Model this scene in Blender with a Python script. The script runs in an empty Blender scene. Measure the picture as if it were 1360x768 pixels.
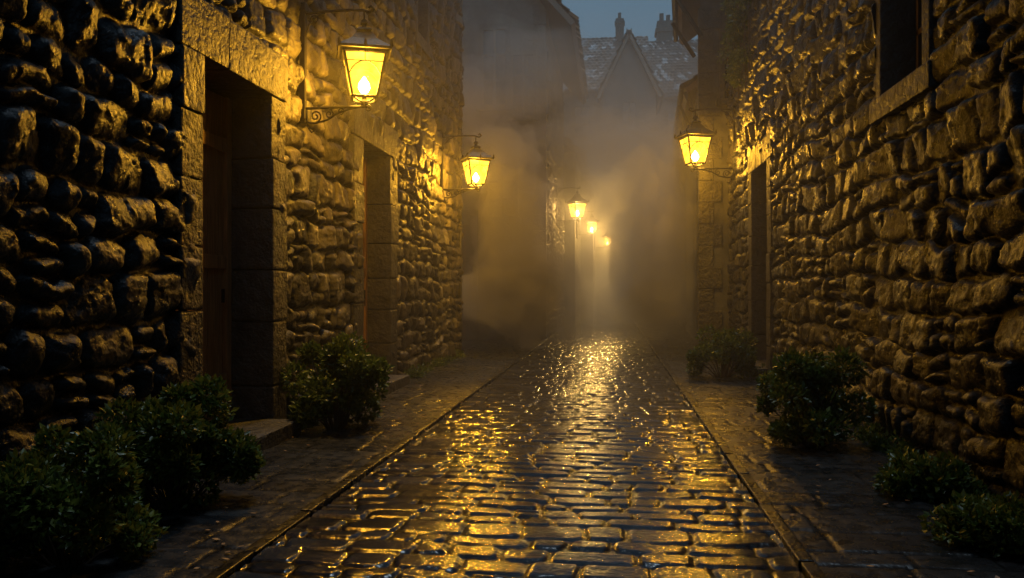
import bpy, math, numpy as np, random
from mathutils import Vector
random.seed(7)
R = np.random.RandomState(11)
scene = bpy.context.scene

# ------------------------------------------------------------------ helpers
TBL = np.random.RandomState(3).rand(256, 256)
def vnoise(x, y, s=0):
    x = x + s * 17.31; y = y + s * 9.77
    xi = np.floor(x).astype(int); yi = np.floor(y).astype(int)
    fx = x - xi; fy = y - yi
    fx = fx * fx * (3 - 2 * fx); fy = fy * fy * (3 - 2 * fy)
    a = TBL[xi & 255, yi & 255]; b = TBL[(xi + 1) & 255, yi & 255]
    c = TBL[xi & 255, (yi + 1) & 255]; d = TBL[(xi + 1) & 255, (yi + 1) & 255]
    return (a * (1 - fx) + b * fx) * (1 - fy) + (c * (1 - fx) + d * fx) * fy * 1.0
def fbm(x, y, s=0, o=3):
    t = 0; a = 0.5; n = 0
    for i in range(o):
        t = t + a * vnoise(x, y, s + i); n += a; x = x * 2.03; y = y * 2.03; a *= 0.5
    return t / n * 2 - 1
def facets(u, v, cell, seed):
    """piecewise-planar chipped facets: distance-weighted random planes (Worley)"""
    x = u / cell; y = v / cell; xi = np.floor(x).astype(int); yi = np.floor(y).astype(int)
    best = np.full_like(u, 9.0); out = np.zeros_like(u)
    for dx in (-1, 0, 1):
        for dy in (-1, 0, 1):
            cx = xi + dx; cy = yi + dy
            jx = cx + TBL[(cx + seed) & 255, cy & 255]; jy = cy + TBL[cx & 255, (cy + seed * 3) & 255]
            d = (x - jx) ** 2 + (y - jy) ** 2
            a = (TBL[(cx + 7) & 255, (cy + seed) & 255] - .5) * 2; b = (TBL[(cx + seed) & 255, (cy + 31) & 255] - .5) * 2
            pl = a * (x - jx) + b * (y - jy)
            m = d < best; best = np.where(m, d, best); out = np.where(m, pl, out)
    return out

def coursed(u, v, rowh, wid, seed, H, rad, gap, k, warp=0.05, rot=0.08, split=0.25, tilt=0.18, rough=0.012, fac=0.0):
    """height field of roughly coursed rounded stones; returns height, tint, mask"""
    rs = np.random.RandomState(seed)
    uw = u + warp * fbm(u * 1.1, v * 1.3, seed, 2) + warp * .35 * fbm(u * 5, v * 5, seed + 4, 2)
    vw = v + warp * fbm(u * 1.2, v * 1.1, seed + 9, 2) + warp * .35 * fbm(u * 5, v * 5, seed + 5, 2)
    v0 = vw.min() - rowh; v1 = vw.max() + rowh; u0 = uw.min() - wid * 2; u1 = uw.max() + wid * 2
    n = int((v1 - v0) / rowh * 1.6) + 4
    edges = v0 + np.concatenate([[0], np.cumsum(rowh * rs.uniform(.68, 1.35, n))])
    ri = np.clip(np.searchsorted(edges, vw) - 1, 0, n - 1)
    h = np.zeros_like(u); tint = np.zeros_like(u); msk = np.zeros_like(u)
    for r in range(n):
        m = ri == r
        m_any = m.any()
        nc = int((u1 - u0) / wid * 1.9) + 6
        cuts = u0 - rs.uniform(0, wid) + np.concatenate([[0], np.cumsum(wid * rs.uniform(.5, 1.55, nc))])
        A = rs.uniform(.6, 1.15, nc * 2); TX = rs.uniform(-tilt, tilt, nc * 2); TY = rs.uniform(-tilt, tilt, nc * 2)
        TI = rs.uniform(0, 1, nc * 2); AN = rs.uniform(-rot, rot, nc * 2); SP = rs.rand(nc) < split
        SPF = rs.uniform(.35, .65, nc); IN = rs.uniform(.3, 1.5, nc * 2) * gap
        if not m_any: continue
        uu = uw[m]; vv = vw[m]
        ci = np.clip(np.searchsorted(cuts, uu) - 1, 0, nc - 1)
        cl = cuts[ci]; cr = cuts[ci + 1]; el = np.full_like(uu, edges[r]); eh = np.full_like(uu, edges[r + 1])
        sp = SP[ci] & ((cr - cl) < wid * 1.25); mid = el + (eh - el) * SPF[ci]
        up = sp & (vv > mid)
        eh2 = np.where(sp & ~up, mid, eh); el2 = np.where(up, mid, el)
        idx = ci * 2 + up
        cx = (cl + cr) / 2; cy = (el2 + eh2) / 2
        hx = (cr - cl) / 2 - IN[idx]; hy = (eh2 - el2) / 2 - IN[idx] * .8
        px = uu - cx; py = vv - cy
        a = AN[idx]; px, py = px * np.cos(a) - py * np.sin(a), px * np.sin(a) + py * np.cos(a)
        rr = np.minimum(rad, np.minimum(hx, hy) * .95)
        qx = np.abs(px) - (hx - rr); qy = np.abs(py) - (hy - rr)
        d = -(np.sqrt(np.maximum(qx, 0) ** 2 + np.maximum(qy, 0) ** 2) + np.minimum(np.maximum(qx, qy), 0) - rr)
        dd = np.maximum(d, 0)
        f = 1 - np.exp(-dd / k)
        h[m] = f * (H * A[idx] + TX[idx] * px + TY[idx] * py)
        tint[m] = TI[idx]; msk[m] = np.clip(dd / (k * .8), 0, 1)
    h += msk * rough * (fbm(u * 9, v * 9, seed + 20, 3) + .5 * fbm(u * 26, v * 26, seed + 30, 2))
    if fac: h += msk * fac * (facets(u + .03 * fbm(u*7, v*7, seed), v, .13, seed + 3) + .45 * facets(u, v + .02 * fbm(u*9, v*9, seed+1), .06, seed + 8))
    h += (1 - msk) * rough * .4 * fbm(u * 20, v * 20, seed + 40, 2)
    return h, tint, msk

def mesh_from_arrays(name, V, F, mats, parent=None, smooth=True, attrs=None, matidx=None):
    me = bpy.data.meshes.new(name)
    V = np.asarray(V, dtype=np.float32); F = np.asarray(F, dtype=np.int32)
    me.vertices.add(len(V)); me.vertices.foreach_set("co", V.ravel())
    nf, k = F.shape
    me.loops.add(nf * k); me.loops.foreach_set("vertex_index", F.ravel())
    me.polygons.add(nf); me.polygons.foreach_set("loop_start", np.arange(nf, dtype=np.int32) * k)
    me.polygons.foreach_set("loop_total", np.full(nf, k, dtype=np.int32))
    if smooth: me.polygons.foreach_set("use_smooth", np.ones(nf, dtype=bool))
    for m in mats: me.materials.append(m)
    if matidx is not None: me.polygons.foreach_set("material_index", np.asarray(matidx, dtype=np.int32))
    if attrs:
        for n, a in attrs.items():
            at = me.attributes.new(n, 'FLOAT', 'POINT'); at.data.foreach_set("value", np.asarray(a, dtype=np.float32).ravel())
    me.update(calc_edges=True); me.validate()
    ob = bpy.data.objects.new(name, me); scene.collection.objects.link(ob)
    if parent: ob.parent = parent
    return ob

def grid_faces(nu, nv, flip=False, keep=None):
    i, j = np.meshgrid(np.arange(nu - 1), np.arange(nv - 1), indexing='ij')
    a = i * nv + j; b = (i + 1) * nv + j; c = (i + 1) * nv + j + 1; d = i * nv + j + 1
    F = np.stack([a, b, c, d] if not flip else [a, d, c, b], -1).reshape(-1, 4)
    if keep is not None: F = F[keep.ravel()]
    return F

class MB:
    def __init__(s): s.v = []; s.f = []; s.m = []
    def add(s, v, f, m=0):
        o = len(s.v); s.v += [tuple(p) for p in v]
        for q in f: s.f.append([i + o for i in q]); s.m.append(m)
    def box(s, a, b, m=0, bev=0.0):
        x0, y0, z0 = a; x1, y1, z1 = b
        if bev <= 0:
            s.add([(x0,y0,z0),(x1,y0,z0),(x1,y1,z0),(x0,y1,z0),(x0,y0,z1),(x1,y0,z1),(x1,y1,z1),(x0,y1,z1)],
                  [(0,3,2,1),(4,5,6,7),(0,1,5,4),(1,2,6,5),(2,3,7,6),(3,0,4,7)], m); return
        import bmesh
        bm = bmesh.new(); bmesh.ops.create_cube(bm, size=1)
        for v in bm.verts:
            v.co = Vector(((x0+x1)/2 + v.co.x*(x1-x0), (y0+y1)/2 + v.co.y*(y1-y0), (z0+z1)/2 + v.co.z*(z1-z0)))
            v.co += Vector((random.uniform(-1,1), random.uniform(-1,1), random.uniform(-1,1))) * bev * .3
        bmesh.ops.bevel(bm, geom=bm.edges[:], offset=bev, segments=2, profile=.6, affect='EDGES')
        bm.verts.index_update()
        s.add([v.co[:] for v in bm.verts], [[v.index for v in f.verts] for f in bm.faces], m); bm.free()
    def tube(s, pts, r, n=8, m=0, closed_ends=True):
        pts = [Vector(p) for p in pts]; rr = r if isinstance(r, (list, tuple)) else [r] * len(pts)
        V = []; up = Vector((0.013, 1, 0.02)).normalized()
        for i, p in enumerate(pts):
            t = (pts[min(i + 1, len(pts)-1)] - pts[max(i-1, 0)]).normalized()
            u = up if abs(t.dot(up)) < .95 else Vector((1, 0, .1)).normalized()
            a = t.cross(u).normalized(); b = t.cross(a).normalized()
            for k in range(n):
                an = 2*math.pi*k/n; V.append(p + (a*math.cos(an) + b*math.sin(an))*rr[i])
        F = []
        for i in range(len(pts)-1):
            for k in range(n):
                F.append((i*n+k, i*n+(k+1)%n, (i+1)*n+(k+1)%n, (i+1)*n+k))
        if closed_ends:
            F.append(tuple(range(n))[::-1]); F.append(tuple((len(pts)-1)*n+k for k in range(n)))
        s.add(V, F, m)
    def frustum(s, c, rings, n=4, rot=math.pi/4, m=0, cap=True):
        V = []; F = []
        q = 1/math.cos(math.pi/n)
        for z, w in rings:
            for k in range(n):
                a = rot + 2*math.pi*k/n; V.append((c[0]+w*q*math.cos(a), c[1]+w*q*math.sin(a), c[2]+z))
        for i in range(len(rings)-1):
            for k in range(n):
                F.append((i*n+k, i*n+(k+1)%n, (i+1)*n+(k+1)%n, (i+1)*n+k))
        if cap: F.append(tuple(range(n))[::-1]); F.append(tuple((len(rings)-1)*n+k for k in range(n)))
        s.add(V, F, m)
    def build(s, name, mats, parent=None, smooth=False):
        me = bpy.data.meshes.new(name); me.from_pydata(s.v, [], s.f)
        for m in mats: me.materials.append(m)
        me.polygons.foreach_set("material_index", s.m)
        if smooth: me.polygons.foreach_set("use_smooth", [True]*len(s.f))
        me.update(); me.validate()
        ob = bpy.data.objects.new(name, me); scene.collection.objects.link(ob)
        if parent: ob.parent = parent
        return ob

def empty(name, loc=(0,0,0), rz=0):
    e = bpy.data.objects.new(name, None); scene.collection.objects.link(e)
    e.location = loc; e.rotation_euler = (0,0,rz); e.empty_display_size = .2
    return e

# ------------------------------------------------------------------ materials
def newmat(name):
    m = bpy.data.materials.new(name); m.use_nodes = True
    nt = m.node_tree; nt.nodes.clear()
    out = nt.nodes.new('ShaderNodeOutputMaterial'); return m, nt, out
def N(nt, t, **kw):
    n = nt.nodes.new(t)
    for k, v in kw.items():
        if hasattr(n, k): setattr(n, k, v)
        else: n.inputs[k].default_value = v
    return n
def noise(nt, scale, detail=4, rough=.55, vec=None):
    n = nt.nodes.new('ShaderNodeTexNoise'); n.inputs['Scale'].default_value = scale
    n.inputs['Detail'].default_value = detail; n.inputs['Roughness'].default_value = rough
    if vec: nt.links.new(vec, n.inputs['Vector'])
    return n
def ramp(nt, fac, stops):
    r = nt.nodes.new('ShaderNodeValToRGB'); e = r.color_ramp.elements
    while len(e) < len(stops): e.new(.5)
    for el, (p, c) in zip(e, stops):
        el.position = p; el.color = (c[0], c[1], c[2], 1) if hasattr(c, '__len__') else (c, c, c, 1)
    nt.links.new(fac, r.inputs[0]); return r

def stone_mat(name, cols, rough=(.28, .6), bump=.35, bscale=38, mortar=(.05,.045,.04), spec=.5, attr=True, bdist=.012, bmid=1.6):
    m, nt, out = newmat(name); L = nt.links.new
    p = N(nt, 'ShaderNodeBsdfPrincipled'); L(p.outputs[0], out.inputs[0])
    co = N(nt, 'ShaderNodeTexCoord').outputs['Object']
    n1 = noise(nt, 3.2, 3, .6, co); n2 = noise(nt, bscale, 4, .65, co); n3 = noise(nt, 11, 3, .6, co)
    if attr:
        at = N(nt, 'ShaderNodeAttribute', attribute_name='tint'); mk = N(nt, 'ShaderNodeAttribute', attribute_name='mask')
        mx = N(nt, 'ShaderNodeMath', operation='MULTIPLY_ADD'); L(n3.outputs[0], mx.inputs[0]); mx.inputs[1].default_value = .7
        sb = N(nt, 'ShaderNodeMath', operation='MULTIPLY_ADD'); L(at.outputs['Fac'], sb.inputs[0]); sb.inputs[1].default_value = .75; sb.inputs[2].default_value = -.25
        L(sb.outputs[0], mx.inputs[2]); fac = mx.outputs[0]
    else: fac = n3.outputs[0]
    k = len(cols); cr = ramp(nt, fac, [(.15 + .7*i/(k-1), c) for i, c in enumerate(cols)])
    col = cr.outputs[0]
    mm = N(nt, 'ShaderNodeMix', data_type='RGBA', blend_type='MULTIPLY'); mm.inputs[0].default_value = .85
    dk = ramp(nt, n1.outputs[0], [(.3, .4), (.65, 1.0)])
    L(col, mm.inputs[6]); L(dk.outputs[0], mm.inputs[7]); col = mm.outputs[2]
    if attr:
        mo = N(nt, 'ShaderNodeMix', data_type='RGBA'); L(mk.outputs['Fac'], mo.inputs[0])
        mo.inputs[6].default_value = (*mortar, 1); L(col, mo.inputs[7]); col = mo.outputs[2]
    L(col, p.inputs['Base Color'])
    rr = ramp(nt, n3.outputs[0], [(.3, rough[0]), (.7, rough[1])]); L(rr.outputs[0], p.inputs['Roughness'])
    p.inputs['Specular IOR Level'].default_value = spec
    ad = N(nt, 'ShaderNodeMath', operation='MULTIPLY_ADD'); L(n3.outputs[0], ad.inputs[0]); ad.inputs[1].default_value = bmid; L(n2.outputs[0], ad.inputs[2])
    b = N(nt, 'ShaderNodeBump'); b.inputs['Strength'].default_value = bump; b.inputs['Distance'].default_value = bdist
    L(ad.outputs[0], b.inputs['Height']); L(b.outputs[0], p.inputs['Normal'])
    return m

M_wall = stone_mat('rubble_stone', [(.045,.042,.038),(.105,.093,.078),(.19,.165,.13)], (.28,.58), .9, 42, mortar=(.011,.010,.009))
M_shaded_wall = stone_mat('shaded_rubble_stone', [(.015,.018,.023),(.027,.032,.039),(.047,.052,.059)], (.20,.42), .9, 42, mortar=(.005,.005,.006), spec=.6)  # dark stone whose colour also carries the lamp fall-off on the near wall
M_wall2 = stone_mat('rubble_stone_brown', [(.018,.018,.018),(.035,.033,.031),(.060,.054,.048)], (.22,.44), .9, 42, mortar=(.005,.004,.004), spec=.55)
M_ashlar = stone_mat('dressed_stone', [(.038,.037,.035),(.075,.07,.064),(.118,.106,.093)], (.35,.62), 1.0, 26, attr=False, bdist=.02, bmid=2.5)
M_road = stone_mat('wet_cobbles', [(.013,.015,.019),(.024,.027,.033),(.042,.046,.052)], (.045,.16), .24, 34, mortar=(.004,.004,.005), spec=.7)
M_pave = stone_mat('wet_paving', [(.015,.016,.018),(.026,.027,.029),(.042,.042,.042)], (.18,.40), .4, 34, mortar=(.005,.005,.005), spec=.45)
M_plaster = stone_mat('old_render', [(.08,.079,.078),(.14,.138,.136)], (.7,.9), .5, 12, attr=False)
M_ground = stone_mat('earth', [(.05,.045,.04),(.09,.08,.07)], (.6,.9), .5, 8, attr=False)

def roof_mat():
    m, nt, out = newmat('roof_tiles'); L = nt.links.new
    p = N(nt, 'ShaderNodeBsdfPrincipled'); L(p.outputs[0], out.inputs[0])
    at = N(nt, 'ShaderNodeAttribute', attribute_name='tint')
    cr = ramp(nt, at.outputs['Fac'], [(0, (.03,.03,.032)), (.6, (.055,.055,.058)), (.8, (.2,.2,.21)), (1, (.48,.5,.53))])
    L(cr.outputs[0], p.inputs['Base Color']); p.inputs['Roughness'].default_value = .6
    return m
M_roof = roof_mat()

def wood_mat(name, c1, c2):
    m, nt, out = newmat(name); L = nt.links.new
    p = N(nt, 'ShaderNodeBsdfPrincipled'); L(p.outputs[0], out.inputs[0])
    co = N(nt, 'ShaderNodeTexCoord'); mp = N(nt, 'ShaderNodeMapping'); mp.inputs['Scale'].default_value = (14, 14, 1.2)
    L(co.outputs['Object'], mp.inputs[0]); n = noise(nt, 2.5, 6, .65, mp.outputs[0])
    cr = ramp(nt, n.outputs[0], [(.3, c1), (.7, c2)]); L(cr.outputs[0], p.inputs['Base Color'])
    p.inputs['Roughness'].default_value = .45
    b = N(nt, 'ShaderNodeBump'); b.inputs['Strength'].default_value = .4; b.inputs['Distance'].default_value = .01
    L(n.outputs[0], b.inputs['Height']); L(b.outputs[0], p.inputs['Normal']); return m
M_wood = wood_mat('door_wood', (.26,.125,.05), (.55,.30,.13))
M_dwood = wood_mat('dark_wood', (.05,.032,.02), (.12,.075,.045))

m, nt, out = newmat('black_iron'); M_iron = m
p = N(nt, 'ShaderNodeBsdfPrincipled'); nt.links.new(p.outputs[0], out.inputs[0])
p.inputs['Base Color'].default_value = (.015,.013,.012,1); p.inputs['Metallic'].default_value = .3
n = noise(nt, 40, 4); rr = ramp(nt, n.outputs[0], [(.3,.45),(.7,.7)]); nt.links.new(rr.outputs[0], p.inputs['Roughness'])

def glow_glass(name, col, s, tr):
    m, nt, out = newmat(name); L = nt.links.new
    e = N(nt, 'ShaderNodeEmission'); e.inputs[0].default_value = (*col, 1)
    co = N(nt, 'ShaderNodeTexCoord'); n = noise(nt, 9, 2, .5, co.outputs['Object'])
    mr = N(nt, 'ShaderNodeMapRange'); mr.inputs[1].default_value = .3; mr.inputs[2].default_value = .7
    mr.inputs[3].default_value = s*.4; mr.inputs[4].default_value = s*1.6
    L(n.outputs[0], mr.inputs[0]); L(mr.outputs[0], e.inputs[1])
    t = N(nt, 'ShaderNodeBsdfTransparent'); t.inputs[0].default_value = (1,.92,.7,1)
    x = N(nt, 'ShaderNodeMixShader'); x.inputs[0].default_value = tr
    L(e.outputs[0], x.inputs[1]); L(t.outputs[0], x.inputs[2]); L(x.outputs[0], out.inputs[0]); return m
M_glass = glow_glass('amber_lantern_glass', (1,.45,.025), 6.0, .55)
m, nt, out = newmat('flame'); M_flame = m
e = N(nt, 'ShaderNodeEmission'); e.inputs[0].default_value = (1,.62,.14,1); e.inputs[1].default_value = 70
t = N(nt, 'ShaderNodeBsdfTransparent'); a_ = N(nt, 'ShaderNodeAddShader'); nt.links.new(e.outputs[0], a_.inputs[0]); nt.links.new(t.outputs[0], a_.inputs[1]); nt.links.new(a_.outputs[0], out.inputs[0])
m, nt, out = newmat('dark_window_glass'); M_wglass = m
p = N(nt, 'ShaderNodeBsdfPrincipled'); nt.links.new(p.outputs[0], out.inputs[0])
p.inputs['Base Color'].default_value = (.01,.012,.015,1); p.inputs['Roughness'].default_value = .12
m, nt, out = newmat('leaves'); M_leaf = m; L = nt.links.new
p = N(nt, 'ShaderNodeBsdfPrincipled')
at = N(nt, 'ShaderNodeAttribute', attribute_name='tint')
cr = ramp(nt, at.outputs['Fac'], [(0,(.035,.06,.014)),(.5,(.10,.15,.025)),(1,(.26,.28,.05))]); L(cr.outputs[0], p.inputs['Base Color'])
p.inputs['Roughness'].default_value = .38
tl = N(nt, 'ShaderNodeBsdfTranslucent'); L(cr.outputs[0], tl.inputs[0]); ms = N(nt, 'ShaderNodeMixShader'); ms.inputs[0].default_value = .3
L(p.outputs[0], ms.inputs[1]); L(tl.outputs[0], ms.inputs[2]); L(ms.outputs[0], out.inputs[0])

# ------------------------------------------------------------------ paving
def geo_spacing(a, b, k):
    n = int(math.log(b / a) / k) + 1
    return a * np.exp(np.linspace(0, math.log(b / a), n))
ys = geo_spacing(2.0, 62, .0042)
def paving(name, x0, x1, dx, mat, base, **kw):
    xs = np.linspace(x0, x1, int((x1 - x0) / dx) + 1)
    X, Y = np.meshgrid(xs, ys, indexing='ij')
    h, t, mk = coursed(X, Y, **kw)
    Z = base + h + .012 * fbm(X * .9, Y * .9, 77, 2)
    V = np.stack([X, Y, Z], -1).reshape(-1, 3)
    return mesh_from_arrays(name, V, grid_faces(*X.shape), [mat], attrs={'tint': t, 'mask': mk})
paving('cobblestone_road', -1.72, .865, .010, M_road, 0.0, rowh=.185, wid=.30, seed=5, H=.014, rad=.05, gap=.008, k=.0065,
       warp=.07, rot=.09, split=0.04, tilt=.016, rough=.0014)
paving('pavement', -3.25, -1.80, .016, M_pave, .014, rowh=.30, wid=.55, seed=8, H=.010, rad=.02, gap=.006, k=.007,
       warp=.02, rot=.015, split=.1, tilt=.012, rough=.003)
paving('pavement', .945, 2.75, .016, M_pave, .014, rowh=.27, wid=.6, seed=9, H=.010, rad=.02, gap=.006, k=.007,
       warp=.02, rot=.015, split=.1, tilt=.012, rough=.003)
for nm, xc in (('kerb_edging', -1.76), ('kerb_edging', .905)):
    b = MB(); y = 2.0
    while y < 60:
        l = random.uniform(.7, 1.1); o = random.uniform(-.004, .004)
        b.box((xc-.036+o, y, -.04), (xc+.036+o, y+l-.012, .036+random.uniform(-.004,.004)), 0, .008); y += l
    b.build(nm, [M_pave])
b = MB(); b.add([(-150,-60,-.035),(150,-60,-.035),(150,250,-.035),(-150,250,-.035)], [(0,1,2,3)]); b.build('ground', [M_ground])

# ------------------------------------------------------------------ rubble walls
def rubble_wall(name, x, side, y0, y1, z1, mat, seed, openings, parent, rowh, wid, H, kY=.0024, dz=.0135, rad=.05, k=.017, fac=.014):
    yy = geo_spacing(y0, y1, kY); zz = np.linspace(-.06, z1, int(z1 / dz))
    Y, Z = np.meshgrid(yy, zz, indexing='ij')
    h, t, mk = coursed(Y, Z, rowh=rowh, wid=wid, seed=seed, H=H, rad=rad, gap=.011, k=k, warp=.12, rot=.16, split=.36, tilt=.22, rough=.011, fac=fac)
    h += .03 * fbm(Y * .6, Z * .6, seed + 70, 2)
    X = x + side * h
    yc = (Y[1:, 1:] + Y[:-1, :-1]) / 2; zc = (Z[1:, 1:] + Z[:-1, :-1]) / 2
    keep = np.ones_like(yc, bool)
    for a, bb, c, d in openings: keep &= ~((yc > a) & (yc < bb) & (zc > c) & (zc < d))
    V = np.stack([X, Y, Z], -1).reshape(-1, 3)
    return mesh_from_arrays(name, V, grid_faces(*Y.shape, flip=(side < 0), keep=keep), [mat], parent=parent, attrs={'tint': t, 'mask': mk})

def door_unit(parent, x, side, y0, y1, ztop, jw, depth, lint, wood, proud=.085):
    b = MB()
    xo = x + side * proud; xi = x - side * depth
    lo, hi = min(xo, xi), max(xo, xi)
    for (a, c) in ((y0 - jw, y0), (y1, y1 + jw)):
        z = 0.0
        while z < ztop - .05:
            hgt = min(random.uniform(.42, .62), ztop - z)
            if ztop - (z + hgt) < .2: hgt = ztop - z
            dy = random.uniform(0, .025)
            o = random.uniform(-.008, .008)
            if a < y0 - .01: b.box((lo + (o if side < 0 else 0), a - dy, z + .004), (hi + (o if side > 0 else 0), c, z + hgt - .004), 0, .018)
            else: b.box((lo + (o if side < 0 else 0), a, z + .004), (hi + (o if side > 0 else 0), c + dy, z + hgt - .004), 0, .018)
            z += hgt
    cuts = [y0 - jw - .03, y0 + (y1-y0)*.32, y0 + (y1-y0)*.7, y1 + jw + .03]
    for a, c in zip(cuts[:-1], cuts[1:]): b.box((lo, a + .003, ztop + .003), (hi + (.006 if side > 0 else 0), c - .003, ztop + lint), 0, .018)
    b.build('door_surround', [M_ashlar], parent)
    d = MB()
    xf = x - side * (depth - .09); t = .05
    l2, h2 = sorted((xf, xf - side * t))
    n = max(4, int((y1 - y0) / .17)); w = (y1 - y0) / n
    for i in range(n): d.box((l2, y0 + i*w + .003, .16), (h2, y0 + (i+1)*w - .003, ztop - .02), 0, .005)
    l3, h3 = sorted((xf + side * .002, xf + side * .04))
    for z in (.45, 1.5, 2.55): d.box((l3, y0 + .01, z), (h3, y1 - .01, z + .12), 0, .008)
    d.box((l3, y0 + .002, .16), (h3 + .005, y0 + .09, ztop - .03), 0, .006); d.box((l3, y1 - .09, .16), (h3 + .005, y1 - .002, ztop - .03), 0, .006)
    xk = xf + side * .07
    d.tube([(xk - .0, y1 - .22, 1.2), (xk, y1 - .22, 1.32)], .015, 8, 1)
    d.build('door', [wood, M_iron], parent)
    s = MB()
    a1, a2 = sorted((x + side * .36, xi)); s.box((a1, y0 + .004, -.03), (a2, y1 - .004, .15), 0, .02)
    a1, a2 = sorted((x + side * .36, x + side * (proud+.02))); s.box((a1, y0 - .28, -.03), (a2, y0 - .002, .148), 0, .02)
    s.build('doorstep', [M_ashlar], parent)

# ---- left near houses (A0 rounder dark stone with lamp fall-off put into its colour, A)
A0 = empty('stone_house')
rubble_wall('front_wall', -3.13, 1, 2.2, 5.62, 6.6, M_shaded_wall, 23, [], A0, .29, .34, .09, dz=.0115, rad=.085, k=.028)
A = empty('stone_house')
opA = [(5.75, 7.3, -1, 3.25), (9.75, 11.3, -1, 3.35), (12.7, 13.7, 5.3, 6.9)]
rubble_wall('front_wall', -3.13, 1, 5.6, 16.8, 8.6, M_wall, 21, opA, A, .27, .33, .075)
door_unit(A, -3.13, 1, 5.89, 7.16, 3.07, .31, .44, .42, M_wood)
door_unit(A, -3.13, 1, 9.93, 11.15, 3.17, .38, .38, .40, M_wood)
b = MB()
b.box((-9, 5.6, -.1), (-3.70, 16.75, 8.55)); b.box((-3.745, 16.70, -.1), (-3.08, 16.80, 8.55))
b.build('side_walls', [M_plaster], A)
b = MB(); b.box((-9, -6, -.1), (-3.15, 5.55, 8.55)); b.box((-3.148, -6, -.1), (-3.1, 2.21, 8.55)); b.build('side_walls', [M_plaster], A0)
def window(parent, x, side, y0, y1, z0, z1, depth=.35, proud=.07):
    b = MB(); lo, hi = sorted((x + side*proud, x - side*depth)); f = .14
    b.box((lo, y0 - f, z0), (hi, y0, z1), 0, .012); b.box((lo, y1, z0), (hi, y1 + f, z1), 0, .012)
    b.box((lo, y0 - f, z1 + .002), (hi, y1 + f, z1 + .22), 0, .012)
    lo2, hi2 = sorted((x + side*(proud+.03), x - side*depth)); b.box((lo2, y0 - f - .08, z0 - .2), (hi2, y1 + f + .08, z0 - .002), 0, .014)
    b.build('window_surround', [M_ashlar], parent)
    g = MB(); xg = x - side * (depth - .08); a, c = sorted((xg, xg - side*.02)); g.box((a, y0, z0), (c, y1, z1), 0)
    a, c = sorted((xg + side*.002, xg + side*.045)); ym = (y0+y1)/2
    for yy in (y0 + .03, ym, y1 - .03): g.box((a, yy - .03, z0), (c, yy + .03, z1), 1)
    for k in range(4):
        zz = z0 + .03 + (z1 - z0 - .06) * k / 3; g.box((a, y0, zz - .025), (c + .002, y1, zz + .025), 1)
    g.build('window', [M_wglass, M_dwood], parent)
window(A, -3.13, 1, 12.85, 13.55, 5.4, 6.8)

# ---- right near house (B)
B = empty('stone_house')
opB = [(6.5, 7.7, 2.85, 4.75), (12.75, 14.55, -1, 3.45), (10.4, 11.4, 5.3, 6.8)]
rubble_wall('front_wall', 2.40, -1, 2.2, 17.4, 8.6, M_wall2, 44, opB, B, .26, .34, .08)
door_unit(B, 2.40, -1, 12.95, 14.35, 3.3, .3, .5, .38, M_dwood)
window(B, 2.40, -1, 6.62, 7.6, 3.0, 4.6)
window(B, 2.40, -1, 10.5, 11.3, 5.45, 6.7)
b = MB(); b.box((3.0, -6, -.1), (9, 17.35, 8.55)); b.box((2.38, -6, -.1), (2.99, 2.21, 8.55)); b.box((2.36, 17.3, -.1), (2.995, 17.4, 8.55))
b.build('side_walls', [M_plaster], B)
E0 = empty('lane_end_house'); b = MB(); b.box((-9, -9, -.1), (9, -6.02, 7)); b.build('walls', [M_plaster], E0)

# ------------------------------------------------------------------ roofs / farther houses
def roof_plane(name, p_eave0, p_eave1, p_ridge0, p_ridge1, parent, seed=1, tile=.3):
    p0, p1, q0, q1 = [np.array(p, float) for p in (p_eave0, p_eave1, p_ridge0, p_ridge1)]
    Lu = np.linalg.norm(p1 - p0); Lv = np.linalg.norm(q0 - p0)
    nu = int(Lu / .06) + 2; nv = int(Lv / .05) + 2
    U, Vv = np.meshgrid(np.linspace(0, 1, nu), np.linspace(0, 1, nv), indexing='ij')
    P = (p0[None,None] * (1-U)[...,None] + p1 * U[...,None]) * (1-Vv)[...,None] + (q0 * (1-U)[...,None] + q1 * U[...,None]) * Vv[...,None]
    nrm = np.cross(p1 - p0, q0 - p0); nrm /= np.linalg.norm(nrm)
    if nrm[2] < 0: nrm = -nrm
    a = U * Lu / (tile * .8); c = Vv * Lv / tile
    rs = np.random.RandomState(seed); T = rs.rand(200, 200)
    ci = np.floor(c).astype(int) % 200; ai = np.floor(a + .5*(ci % 2)).astype(int) % 200
    h = .05 * np.abs(np.cos(math.pi * (a + .5*(ci % 2)))) + .06 * (1 - (c - np.floor(c))) + .03 * T[ai, ci]
    P = P + nrm * h[..., None]
    t = T[(ai + 7) % 200, ci]
    t = np.where(t > .72, t, t * .7)
    mesh_from_arrays(name, P.reshape(-1,3), grid_faces(nu, nv), [M_roof], parent=parent, attrs={'tint': t}, smooth=False)
    bb = MB(); q = [p0, p1, q1, q0]; V = [tuple(v - nrm*.02) for v in q] + [tuple(v - nrm*.16) for v in q]
    bb.add(V, [(0,1,2,3),(7,6,5,4),(0,4,5,1),(1,5,6,2),(2,6,7,3),(3,7,4,0)]); bb.build(name + '_boards', [M_dwood], parent)

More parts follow.
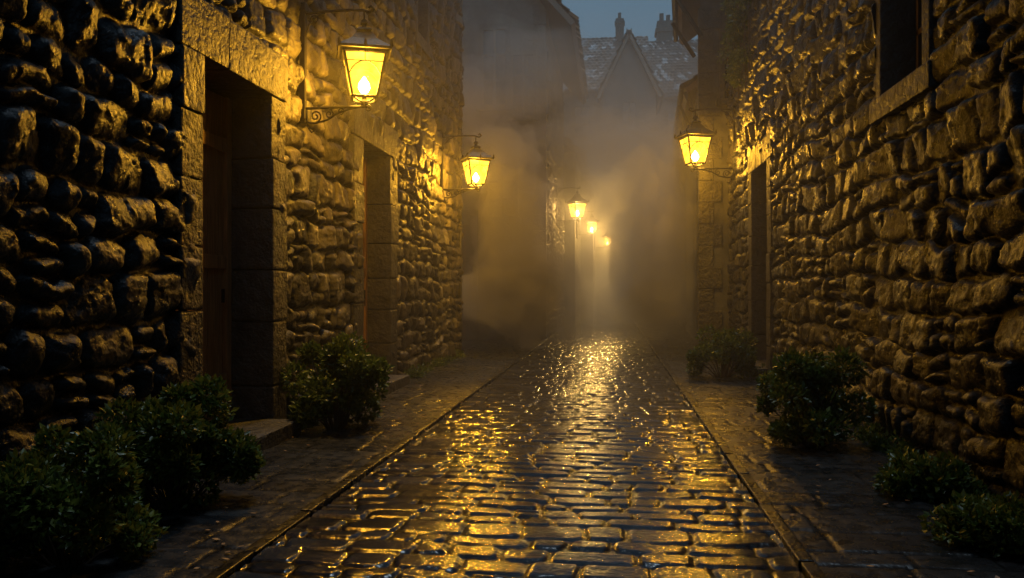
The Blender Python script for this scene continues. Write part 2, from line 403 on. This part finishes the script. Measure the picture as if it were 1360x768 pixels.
def fwindow(b, x0, x1, y, z0, z1):
    f = .1
    b.box((x0 - f, y - .08, z0 - .02), (x0, y + .05, z1), 1, .01); b.box((x1, y - .08, z0 - .02), (x1 + f, y + .05, z1), 1, .01)
    b.box((x0 - f, y - .08, z1 + .002), (x1 + f, y + .05, z1 + .16), 1, .01); b.box((x0 - f - .08, y - .16, z0 - .16), (x1 + f + .08, y + .05, z0 - .022), 1, .01)
    b.box((x0 + .002, y - .015, z0), (x1 - .002, y + .04, z1 - .002), 2)
    xm = (x0 + x1) / 2; b.box((xm - .03, y - .04, z0), (xm + .03, y - .016, z1 - .003), 3)
    for k in (1, 2): zz = z0 + (z1-z0)*k/3; b.box((x0 + .003, y - .045, zz - .025), (x1 - .003, y - .0165, zz + .025), 3)

def prism(b, foot, z0, z1, m=0):
    n = len(foot); V = [(x, y, z0) for x, y in foot] + [(x, y, z1) for x, y in foot]
    F = [tuple(range(n))[::-1], tuple(range(n, 2*n))] + [(i, (i+1) % n, n + (i+1) % n, n + i) for i in range(n)]
    b.add(V, F, m)
FM = [M_plaster, M_ashlar, M_wglass, M_dwood]
C = empty('gabled_house'); b = MB()
prism(b, [(-9, 22), (-1.8, 22), (-1.8, 30), (-9, 30)], -.1, 8.9)
b.add([(-9,22,8.9),(-1.8,22,8.9),(-5.4,22,12.9),(-9,30,8.9),(-1.8,30,8.9),(-5.4,30,12.9)], [(0,1,2),(5,4,3),(0,2,5,3),(1,4,5,2)])
for x0 in (-3.45, -5.2, -7): fwindow(b, x0, x0+.6, 22, 6.3, 8.3)
fwindow(b, -2.65, -2.1, 22, 6.0, 7.6)
for x0 in (-3.3,): fwindow(b, x0, x0+.7, 22, 3.3, 4.7)
b.box((-5.3, 21.86, 0), (-5.0, 22.1, 3.1), 1, .015); b.box((-3.9, 21.86, 0), (-3.6, 22.1, 3.1), 1, .015); b.box((-5.3, 21.86, 3.103), (-3.6, 22.1, 3.5), 1, .015)
b.box((-5.0, 21.93, 0), (-3.9, 22.05, 3.1), 3)
for z in np.arange(0, 8.6, .42): b.box((-2.25 if int(z/.42) % 2 else -2.1, 21.95, z+.004), (-1.76, 22.35, z+.412), 1, .015)
b.build('walls', FM, C)
roof_plane('roof', (-.95, 21.3, 8.25), (-.95, 30.5, 8.25), (-5.4, 21.3, 13.2), (-5.4, 30.5, 13.2), C, 3)
roof_plane('roof_back', (-9.85, 21.3, 8.25), (-9.85, 30.5, 8.25), (-5.4, 21.3, 13.2), (-5.4, 30.5, 13.2), C, 4)
rubble_wall('side_wall_facing', -1.8, 1, 22.4, 30, 8.2, M_wall, 60, [], C, .25, .33, .06, kY=.0016, dz=.03)
for i, (xa, xb, ya, yb, hz) in enumerate([(-1.38, -1.36, 30.4, 35.4, 6.4), (-.84, -.80, 35.5, 44, 6.0)]):
    Dh = empty('terraced_house'); b = MB(); prism(b, [(-9, ya), (xa, ya), (xb, yb), (-9, yb)], -.1, hz)
    for x0 in (xa-1.5, xa-3.2): fwindow(b, x0, x0+.7, ya, 3.6, 5)
    b.build('walls', FM, Dh)
    roof_plane('roof', (xa+.35, ya-.3, hz-.1), (xb+.35, yb, hz-.1), (-5.2, ya-.3, hz+3.2), (-5.2, yb, hz+3.2), Dh, 6+i)
def right_house(foot, hz, seed, over, ridge_dx=4):
    H_ = empty('terraced_house'); b = MB(); prism(b, foot, -.1, hz)
    (xa, ya), (xb, yb) = foot[0], foot[3]
    fwindow(b, xa+.5, xa+1.1, ya, hz-2.2, hz-.9)
    for z in np.arange(0, hz-.3, .45): b.box((xa-.03, ya-.04, z+.004), (xa+(.45 if int(z/.45)%2 else .28), ya+.12, z+.446), 1, .015)
    b.build('walls', FM, H_)
    roof_plane('roof', (xa-over, ya-.45, hz-.12), (xb-over, yb, hz-.12), (xa+ridge_dx, ya-.45, hz+3), (xb+ridge_dx, yb, hz+3), H_, seed)
    g = MB(); g.tube([(xa-over-.06, ya-.5, hz-.1), (xb-over-.06, yb, hz-.1)], .06, 8)
    for yy in (ya-.3, ya+1.2): g.tube([(xa-over+.02, yy, hz-.2), (xa+.02, yy+.1, hz-.95)], .045, 6)
    g.build('gutter_and_braces', [M_iron], H_)
right_house([(1.80,17.6),(9,17.6),(9,20.4),(2.08,20.4)], 7.5, 11, .5)
right_house([(2.05,20.6),(9,20.6),(9,28),(2.4,28)], 6.3, 12, .35)
right_house([(2.4,28.3),(9,28.3),(9,44),(3.0,44)], 5.6, 13, .35)
F1 = empty('hillside_house'); b = MB()
prism(b, [(-9,42),(1.9,42),(1.9,49),(-9,49)], -.1, 11.6)
b.add([(1.9,42,11.6),(1.9,49,11.6),(1.9,45.5,15.0),(-9,42,11.6),(-9,49,11.6),(-9,45.5,15.0)], [(0,1,2),(5,4,3)])
prism(b, [(-.5,41.2),(2.1,41.2),(2.1,42.5),(-.5,42.5)], -.1, 11.2)
b.add([(-.5,41.2,11.2),(2.1,41.2,11.2),(.8,41.2,13.9),(-.5,45,11.2),(2.1,45,11.2),(.8,45,13.9)], [(0,1,2),(5,4,3),(0,3,4,1)])
fwindow(b, .5, 1.1, 41.2, 9.2, 10.6); fwindow(b, -1.9, -1.2, 42, 9.3, 10.6)
b.box((.15, 45.2, 13.5), (.6, 45.7, 16.1), 1, .02); b.box((.1, 45.15, 15.8), (.65, 45.75, 15.95), 1, .02)
b.box((.28, 45.35, 16.1), (.46, 45.55, 16.45), 0, .02)
b.build('walls', FM, F1)
roof_plane('roof', (-9, 41.5, 11.3), (1.9, 41.5, 11.3), (-9, 45.5, 15.1), (1.9, 45.5, 15.1), F1, 21)
roof_plane('roof_back', (-9, 49.5, 11.3), (1.9, 49.5, 11.3), (-9, 45.5, 15.1), (1.9, 45.5, 15.1), F1, 22)
roof_plane('gable_roof', (-.8, 40.8, 10.8), (-.8, 45, 10.8), (.8, 40.8, 14.1), (.8, 45, 14.1), F1, 23)
roof_plane('gable_roof_side', (2.4, 40.8, 10.8), (2.4, 45, 10.8), (.8, 40.8, 14.1), (.8, 45, 14.1), F1, 24)
F2 = empty('hillside_house'); b = MB()
prism(b, [(2.3,46),(9.5,46),(9.5,52),(2.3,52)], -.1, 12.0)
b.box((2.6, 49.6, 11), (3.5, 50.6, 17.3), 1, .05); b.box((2.5, 49.5, 16.6), (3.6, 50.7, 16.85), 1, .03)
b.box((2.75, 49.8, 17.3), (3.0, 50.1, 17.8), 1, .02); b.box((3.15, 49.8, 17.3), (3.38, 50.1, 17.7), 1, .02)
fwindow(b, 3.0, 3.6, 46, 9.6, 11)
b.build('walls', FM, F2)
roof_plane('roof', (1.4, 45.5, 11.8), (9.5, 45.5, 11.8), (1.4, 49.5, 16.0), (5.0, 49.5, 16.0), F2, 31)

# ------------------------------------------------------------------ lanterns
def spiral(cx, cz, r0, r1, a0, turns, n=28):
    return [(cx + (r0+(r1-r0)*t)*math.cos(a0+turns*2*math.pi*t), 0, cz + (r0+(r1-r0)*t)*math.sin(a0+turns*2*math.pi*t)) for t in [i/n for i in range(n+1)]]
def lantern(loc, rz, s, power, yaw=.35, col=(1,.50,.035)):
    e = empty('wall_lantern', loc, rz); e.scale = (s, s, s); ox = .60
    b = MB()
    b.box((-.06, -.03, -1.10), (.0, .03, .10), 0, .008)
    b.box((-.06, -.05, .02), (.006, .05, .10), 0, .006); b.box((-.06, -.05, -1.06), (.006, .05, -.96), 0, .006)
    b.tube([(0,0,.0),(.2,0,.015),(.45,0,.02),(.58,0,.012),(.66,0,-.012),(.70,0,.02),(.67,0,.05),(.645,0,.03)], .014)
    b.tube([(0,0,-.22),(.03,0,-.12),(.10,0,-.04),(.2,0,0.0)], .010)
    b.tube(spiral(.09,-.06,.045,.012,math.pi,-1.3), .007, 6)
    b.tube([(ox,0,.0),(ox,0,-.10)], .010)
    b.tube([(0,0,-.95),(.35,0,-.945),(ox+.04,0,-.945)], .014)
    b.tube([(0,0,-1.09),(.10,0,-1.10),(.22,0,-1.07),(.34,0,-1.0),(.46,0,-.965),(.56,0,-.95)], .010)
    b.tube(spiral(.10,-1.03,.062,.012,-math.pi/2,1.5), .008, 6); b.tube(spiral(.24,-1.01,.048,.01,math.pi/2,-1.4), .007, 6)
    b.tube(spiral(.36,-.985,.034,.008,-math.pi/2,1.4), .006, 6); b.tube(spiral(.64,-.965,.035,.01,math.pi/2,-1.3), .007, 6)
    b.tube([(0,0,-1.0),(.03,0,-1.15),(.06,0,-1.19),(.09,0,-1.17)], .009, 6)
    b.build('bracket', [M_iron], e)
    f = MB(); c = (ox, 0, 0); r = yaw + math.pi/4
    f.frustum(c, [(-.08,.012),(-.10,.03),(-.125,.034),(-.14,.018),(-.16,.02),(-.175,.06),(-.195,.075),(-.215,.06),(-.225,.075),(-.30,.125),(-.385,.235),(-.40,.255),(-.425,.255),(-.43,.225)][::-1], 4, r)
    f.frustum(c, [(-.455,.215),(-.43,.215)], 4, r)
    T, Bt = (-.455,.198), (-.865,.118)
    q = math.sqrt(2)
    def corner(k, z, w): a = r + k*math.pi/2; return Vector((ox + w*q*math.cos(a), w*q*math.sin(a), z))
    f.frustum(c, [(-.95,.010),(-.925,.026),(-.90,.030),(-.875,.022)], 8, r)
    for k in range(4):
        t0, t1 = corner(k, *T), corner(k+1, *T); b0, b1 = corner(k, *Bt), corner(k+1, *Bt)
        f.tube([t0, b0], .013, 6)
        f.tube([t0, t1], .010, 6); f.tube([b0, b1], .016, 6)
        f.tube([b0, b0.lerp(Vector((ox,0,-.90)),.5) + Vector((0,0,-.015)), Vector((ox,0,-.905))], [.012,.009,.009], 6)
        m0, m1 = t0.lerp(b0,.2), t1.lerp(b1,.2); f.tube([m0, m1], .005, 6)
        pts = []
        for i in range(9):
            u = i/8; zt = .2 + .32*(abs(2*u-1)**2); pts.append(t0.lerp(t1,u).lerp(b0.lerp(b1,u), zt))
        f.tube(pts, .006, 6)
        f.tube([t0.lerp(t1,.5), t0.lerp(t1,.5).lerp(b0.lerp(b1,.5), .2)], .005, 6)
        for u in (.0,.5):
            cc = corner(k,-.405,.25).lerp(corner(k+1,-.405,.25),u); f.tube([cc, cc+Vector((0,0,.045)), cc+Vector((0,0,.07))], [.018,.012,.002], 6)
    f.build('lantern_frame', [M_iron], e)
    g = MB(); g.frustum(c, [(Bt[0],Bt[1]-.004),(T[0],T[1]-.004)], 4, r, cap=False); g.build('glass', [M_glass], e)
    h = MB(); prof = [(-.87,.022),(-.83,.024),(-.82,.016),(-.80,.038),(-.76,.058),(-.72,.052),(-.68,.026),(-.645,.003)]
    h.frustum(c, prof[:3], 10, 0, 0); h.frustum(c, prof[2:], 12, 0, 1); h.build('burner', [M_iron, M_flame], e, smooth=True)
    ld = bpy.data.lights.new('lantern_light', 'POINT'); ld.energy = power; ld.color = col; ld.shadow_soft_size = .055
    lo = bpy.data.objects.new('lantern_light', ld); scene.collection.objects.link(lo); lo.parent = e; lo.location = (ox, 0, -.68)
    return e
lantern((-3.05, 7.98, 4.08), 0, 1.0, 300)
lantern((-3.05, 14.74, 4.09), 0, 1.0, 420, .5)
lantern((-1.73, 25.8, 4.5), 0, 1.05, 560, .6, (1,.62,.20))
lantern((-1.32, 31, 4.27), 0, .9, 650, .2, (1,.62,.20))
lantern((-.78, 37, 4.1), 0, .9, 950, .2, (1,.62,.20))
lantern((2.32, 16.5, 4.83), math.pi, 1.2, 280, .3)

# ------------------------------------------------------------------ plants
def leaves(centers, rad, n, size, rs, flat=1.0, zmin=.02, hang=0):
    ci = rs.randint(0, len(centers), n); C_ = centers[ci]; r_ = rad[ci]
    d = rs.normal(size=(n,3)); d /= np.linalg.norm(d, axis=1)[:,None]
    rr = r_ * rs.uniform(.35, 1.08, n) ** .6
    P = C_ + d * rr[:,None] * np.array([1,1,flat])
    P[:,2] = np.maximum(P[:,2], zmin + rs.rand(n)*.04)
    dirv = d + rs.normal(size=(n,3))*.7 + np.array([0,0,.35 - hang]); dirv /= np.linalg.norm(dirv, axis=1)[:,None]
    side = np.cross(dirv, rs.normal(size=(n,3))); side /= np.linalg.norm(side, axis=1)[:,None]
    nr = np.cross(dirv, side)
    L_ = size * rs.uniform(.6, 1.35, n)[:,None]; W = L_ * .27
    v0 = P; v1 = P + dirv*L_*.45 + side*W + nr*W*.3; v2 = P + dirv*L_ - nr*W*.4; v3 = P + dirv*L_*.45 - side*W + nr*W*.3
    V = np.stack([v0,v1,v2,v3],1).reshape(-1,3)
    F = np.concatenate([np.arange(n)[:,None]*4 + np.array([[0,1,2]]), np.arange(n)[:,None]*4 + np.array([[0,2,3]])])
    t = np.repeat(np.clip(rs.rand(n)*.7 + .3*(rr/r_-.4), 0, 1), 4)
    return V, F, t
def bush(loc, r, h, n, size, seed, name='bush'):
    rs = np.random.RandomState(seed); k = 30
    a = rs.uniform(0, 2*math.pi, k); q = np.sqrt(rs.rand(k)); zc = rs.uniform(.12, .92, k)
    shrink = np.sqrt(np.clip(1 - (np.abs(zc-.38)/.75)**2, .1, 1))
    cs = np.stack([q*np.cos(a)*r*.95*shrink, q*np.sin(a)*r*.95*shrink, zc*h], 1)
    rad = rs.uniform(.12, .30, k) * r * 1.15
    V, F, t = leaves(cs, rad, n, size, rs)
    e = empty(name, loc)
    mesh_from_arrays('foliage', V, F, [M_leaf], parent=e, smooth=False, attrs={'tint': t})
    b = MB()
    for i in range(0, k):
        c = cs[i]; b.tube([(c[0]*.15, c[1]*.15, -.03), (c[0]*.5, c[1]*.5, c[2]*.5), tuple(c)], [.010,.007,.003], 5)
    for i in range(26):
        c = cs[rs.randint(k)]; d = rs.normal(size=3); d[2] = abs(d[2]); d /= np.linalg.norm(d); q2 = c + d*rs.uniform(.15,.3)*r*1.4
        b.tube([tuple(c), tuple(q2)], [.003,.0015], 4)
    b.build('stems', [M_dwood], e)
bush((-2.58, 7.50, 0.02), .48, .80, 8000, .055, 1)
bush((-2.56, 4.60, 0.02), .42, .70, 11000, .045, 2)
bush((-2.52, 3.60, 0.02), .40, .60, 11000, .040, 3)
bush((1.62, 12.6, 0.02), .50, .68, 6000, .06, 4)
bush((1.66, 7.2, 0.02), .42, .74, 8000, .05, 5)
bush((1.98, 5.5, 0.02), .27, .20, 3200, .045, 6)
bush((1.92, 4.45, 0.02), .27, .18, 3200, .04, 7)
rs = np.random.RandomState(19)
k1, k2 = 60, 45
cs = np.concatenate([np.stack([2.22 + rs.normal(size=k1)*.07, rs.uniform(3.8, 13, k1), rs.uniform(0, .07, k1)], 1),
                     np.stack([-2.98 + rs.normal(size=k2)*.05, np.where(rs.rand(k2) < .5, rs.uniform(7.6, 9.4, k2), rs.uniform(11.7, 16, k2)), rs.uniform(0,.06,k2)], 1)])
V, F, t = leaves(cs, rs.uniform(.05,.14,k1+k2), 9000, .045, rs)
mesh_from_arrays('weeds', V, F, [M_leaf], smooth=False, attrs={'tint': t})
n = 170; P = np.stack([np.where(rs.rand(n) < .5, rs.uniform(-2.9,-1.5,n), rs.uniform(.9,2.2,n)), rs.uniform(3.2, 11, n), np.full(n, .040)], 1)
an = rs.uniform(0, 6.28, n); L_ = rs.uniform(.02,.045,n)
D_ = np.stack([np.cos(an), np.sin(an), rs.uniform(-.05,.3,n)], 1)*L_[:,None]; S_ = np.stack([-np.sin(an), np.cos(an), rs.uniform(-.2,.2,n)], 1)*L_[:,None]*.35
V = np.stack([P-D_*.5, P+S_, P+D_*.5, P-S_],1).reshape(-1,3)
mesh_from_arrays('fallen_leaves', V, np.arange(n)[:,None]*4+np.array([[0,1,2,3]]), [M_wood], smooth=False)
rs = np.random.RandomState(9); k = 60
cs = np.stack([2.24 + rs.uniform(-.06,.05,k), 15.4 + rs.normal(size=k)*.55, 7.6 - rs.rand(k)**1.5*2.7], 1)
V, F, t = leaves(cs, rs.uniform(.08,.2,k), 6000, .075, rs, hang=1.0)
ve = empty('hanging_vine'); mesh_from_arrays('foliage', V, F, [M_leaf], parent=ve, smooth=False, attrs={'tint': t})
b = MB()
for i in range(14):
    y = 15.4 + random.gauss(0,.55); z0 = 7.8; pts = []
    for j in range(9): pts.append((2.27 + random.uniform(-.02,.02), y + random.uniform(-.05,.05), z0 - j*random.uniform(.25,.38)))
    b.tube(pts, .008, 5)
b.build('stems', [M_dwood], ve)

# ------------------------------------------------------------------ fog : homogeneous haze layers plus drifting banks
FOG = empty('fog')
def fogmat(name, dens, an):
    m, nt, out = newmat(name)
    vs = N(nt, 'ShaderNodeVolumeScatter'); vs.inputs['Color'].default_value = (.98,.98,.985,1); vs.inputs['Anisotropy'].default_value = an
    vs.inputs['Density'].default_value = dens; nt.links.new(vs.outputs[0], out.inputs['Volume'])
    m.cycles.homogeneous_volume = True
    return m
b = MB(); b.box((-8.9, 6.0, -.03), (8.9, 53, 10.0)); b.build('haze', [fogmat('haze', .012, .55)], FOG)
b = MB(); b.box((-8.7, 17.5, -.02), (8.7, 40.7, 7.4)); b.build('low_haze', [fogmat('low_haze', .055, .1)], FOG)
MT = [fogmat('fog_bank', .5, .0), fogmat('thin_fog_bank', .14, .0), fogmat('wisp', .26, .0)]
def bank(c, r, seed, mat):
    import bmesh
    bm = bmesh.new(); bmesh.ops.create_icosphere(bm, subdivisions=5, radius=1)
    P = np.array([v.co[:] for v in bm.verts]); F = np.array([[v.index for v in f.verts] for f in bm.faces]); bm.free()
    def n3(p, s, f): return (fbm(p[:,0]*f+11, p[:,1]*f+5, s, 3) + fbm(p[:,1]*f+3, p[:,2]*f+9, s+3, 3) + fbm(p[:,2]*f+7, p[:,0]*f+2, s+6, 3))
    d = 1 + .34*n3(P, seed, 1.3) + .16*n3(P, seed+20, 3.4)
    P = P * d[:,None] * np.array(r) + np.array(c); P[:,2] = np.maximum(P[:,2], -.015 - .001*(seed % 9))
    mesh_from_arrays('fog_bank', P, F, [mat], parent=FOG)
# (centre, radii, material): plume on the left, plume on the right, thin veils between, dense bank at the lane end
for i, (c, r, mt) in enumerate([
        ((-2.3,17.6,1.3),(1.1,1.3,1.2),0), ((-2.0,17.9,2.7),(.9,1.2,1.3),0), ((-2.2,17.9,4.2),(.8,1.1,1.1),0), ((-1.5,18.9,1.2),(1.0,1.3,1.2),0), ((-2.9,17.6,5.4),(1.0,.9,.9),2),
        ((1.2,22.5,2.4),(1.0,2.2,1.9),0), ((1.2,24.5,4.8),(1.1,2.4,1.7),2), ((.8,20.2,1.0),(.9,1.6,.8),2),
        ((1.3,29,3.0),(1.3,3,2.4),0), ((.0,32,1.0),(1.4,3,1.3),1), ((.5,27.5,5.4),(1.6,2.6,1.2),2),
        ((1.0,35,5.6),(2.4,3.5,2.0),2), ((-1.9,19.6,6.6),(1.3,1.0,1.1),1), ((.5,39.3,3.4),(2.6,1.6,4.0),0), ((1.4,35.5,2.2),(1.5,2.5,2.6),0), ((-2.0,17.4,5.7),(1.6,.9,.8),1),
        ((.75,19.0,3.4),(.8,1.2,1.1),2), ((1.1,18.4,1.9),(.7,1.3,1.2),2), ((-.7,19.4,4.9),(1.1,1.0,.7),2), ((.2,20.0,2.1),(1.2,1.4,.8),1), ((.9,20.5,5.2),(.9,1.2,.8),1)]):
    bank(c, r, 40 + i*7, MT[mt])

# ------------------------------------------------------------------ sky, moon, camera
w = bpy.data.worlds.new("World"); scene.world = w; w.use_nodes = True; nt = w.node_tree; nt.nodes.clear()
wo = nt.nodes.new('ShaderNodeOutputWorld'); bg = nt.nodes.new('ShaderNodeBackground')
sk = nt.nodes.new('ShaderNodeTexSky'); sk.sky_type = 'NISHITA'; sk.sun_disc = False
sk.sun_elevation = math.radians(7); sk.sun_rotation = math.radians(160); sk.dust_density = 2; sk.ozone_density = 4
tn = nt.nodes.new('ShaderNodeMix'); tn.data_type = 'RGBA'; tn.inputs[0].default_value = .9
rgb2bw = nt.nodes.new('ShaderNodeRGBToBW'); cm = nt.nodes.new('ShaderNodeMix'); cm.data_type = 'RGBA'; cm.blend_type = 'MULTIPLY'; cm.inputs[0].default_value = 1
nt.links.new(sk.outputs[0], rgb2bw.inputs[0]); nt.links.new(rgb2bw.outputs[0], cm.inputs[6]); cm.inputs[7].default_value = (.48,.90,1.25,1)
nt.links.new(sk.outputs[0], tn.inputs[6]); nt.links.new(cm.outputs[2], tn.inputs[7]); nt.links.new(tn.outputs[2], bg.inputs[0])
bg.inputs[1].default_value = .135; nt.links.new(bg.outputs[0], wo.inputs[0])
sd = bpy.data.lights.new('moon', 'SUN'); sd.energy = .8; sd.angle = math.radians(14); sd.color = (.66,.84,1)
so = bpy.data.objects.new('moon', sd); scene.collection.objects.link(so); so.rotation_euler = (math.radians(-17), 0, math.radians(-4))

cd = bpy.data.cameras.new('camera'); cam = bpy.data.objects.new('camera', cd); scene.collection.objects.link(cam)
cam.location = (0, 0, 1.3); cam.rotation_euler = (math.radians(90.16), 0, math.radians(6.94))
cd.sensor_width = 36; cd.lens = 29.12; cd.clip_end = 600; cd.clip_start = .05
scene.camera = cam
scene.view_settings.view_transform = 'Standard'; scene.view_settings.look = 'None'; scene.view_settings.exposure = 0
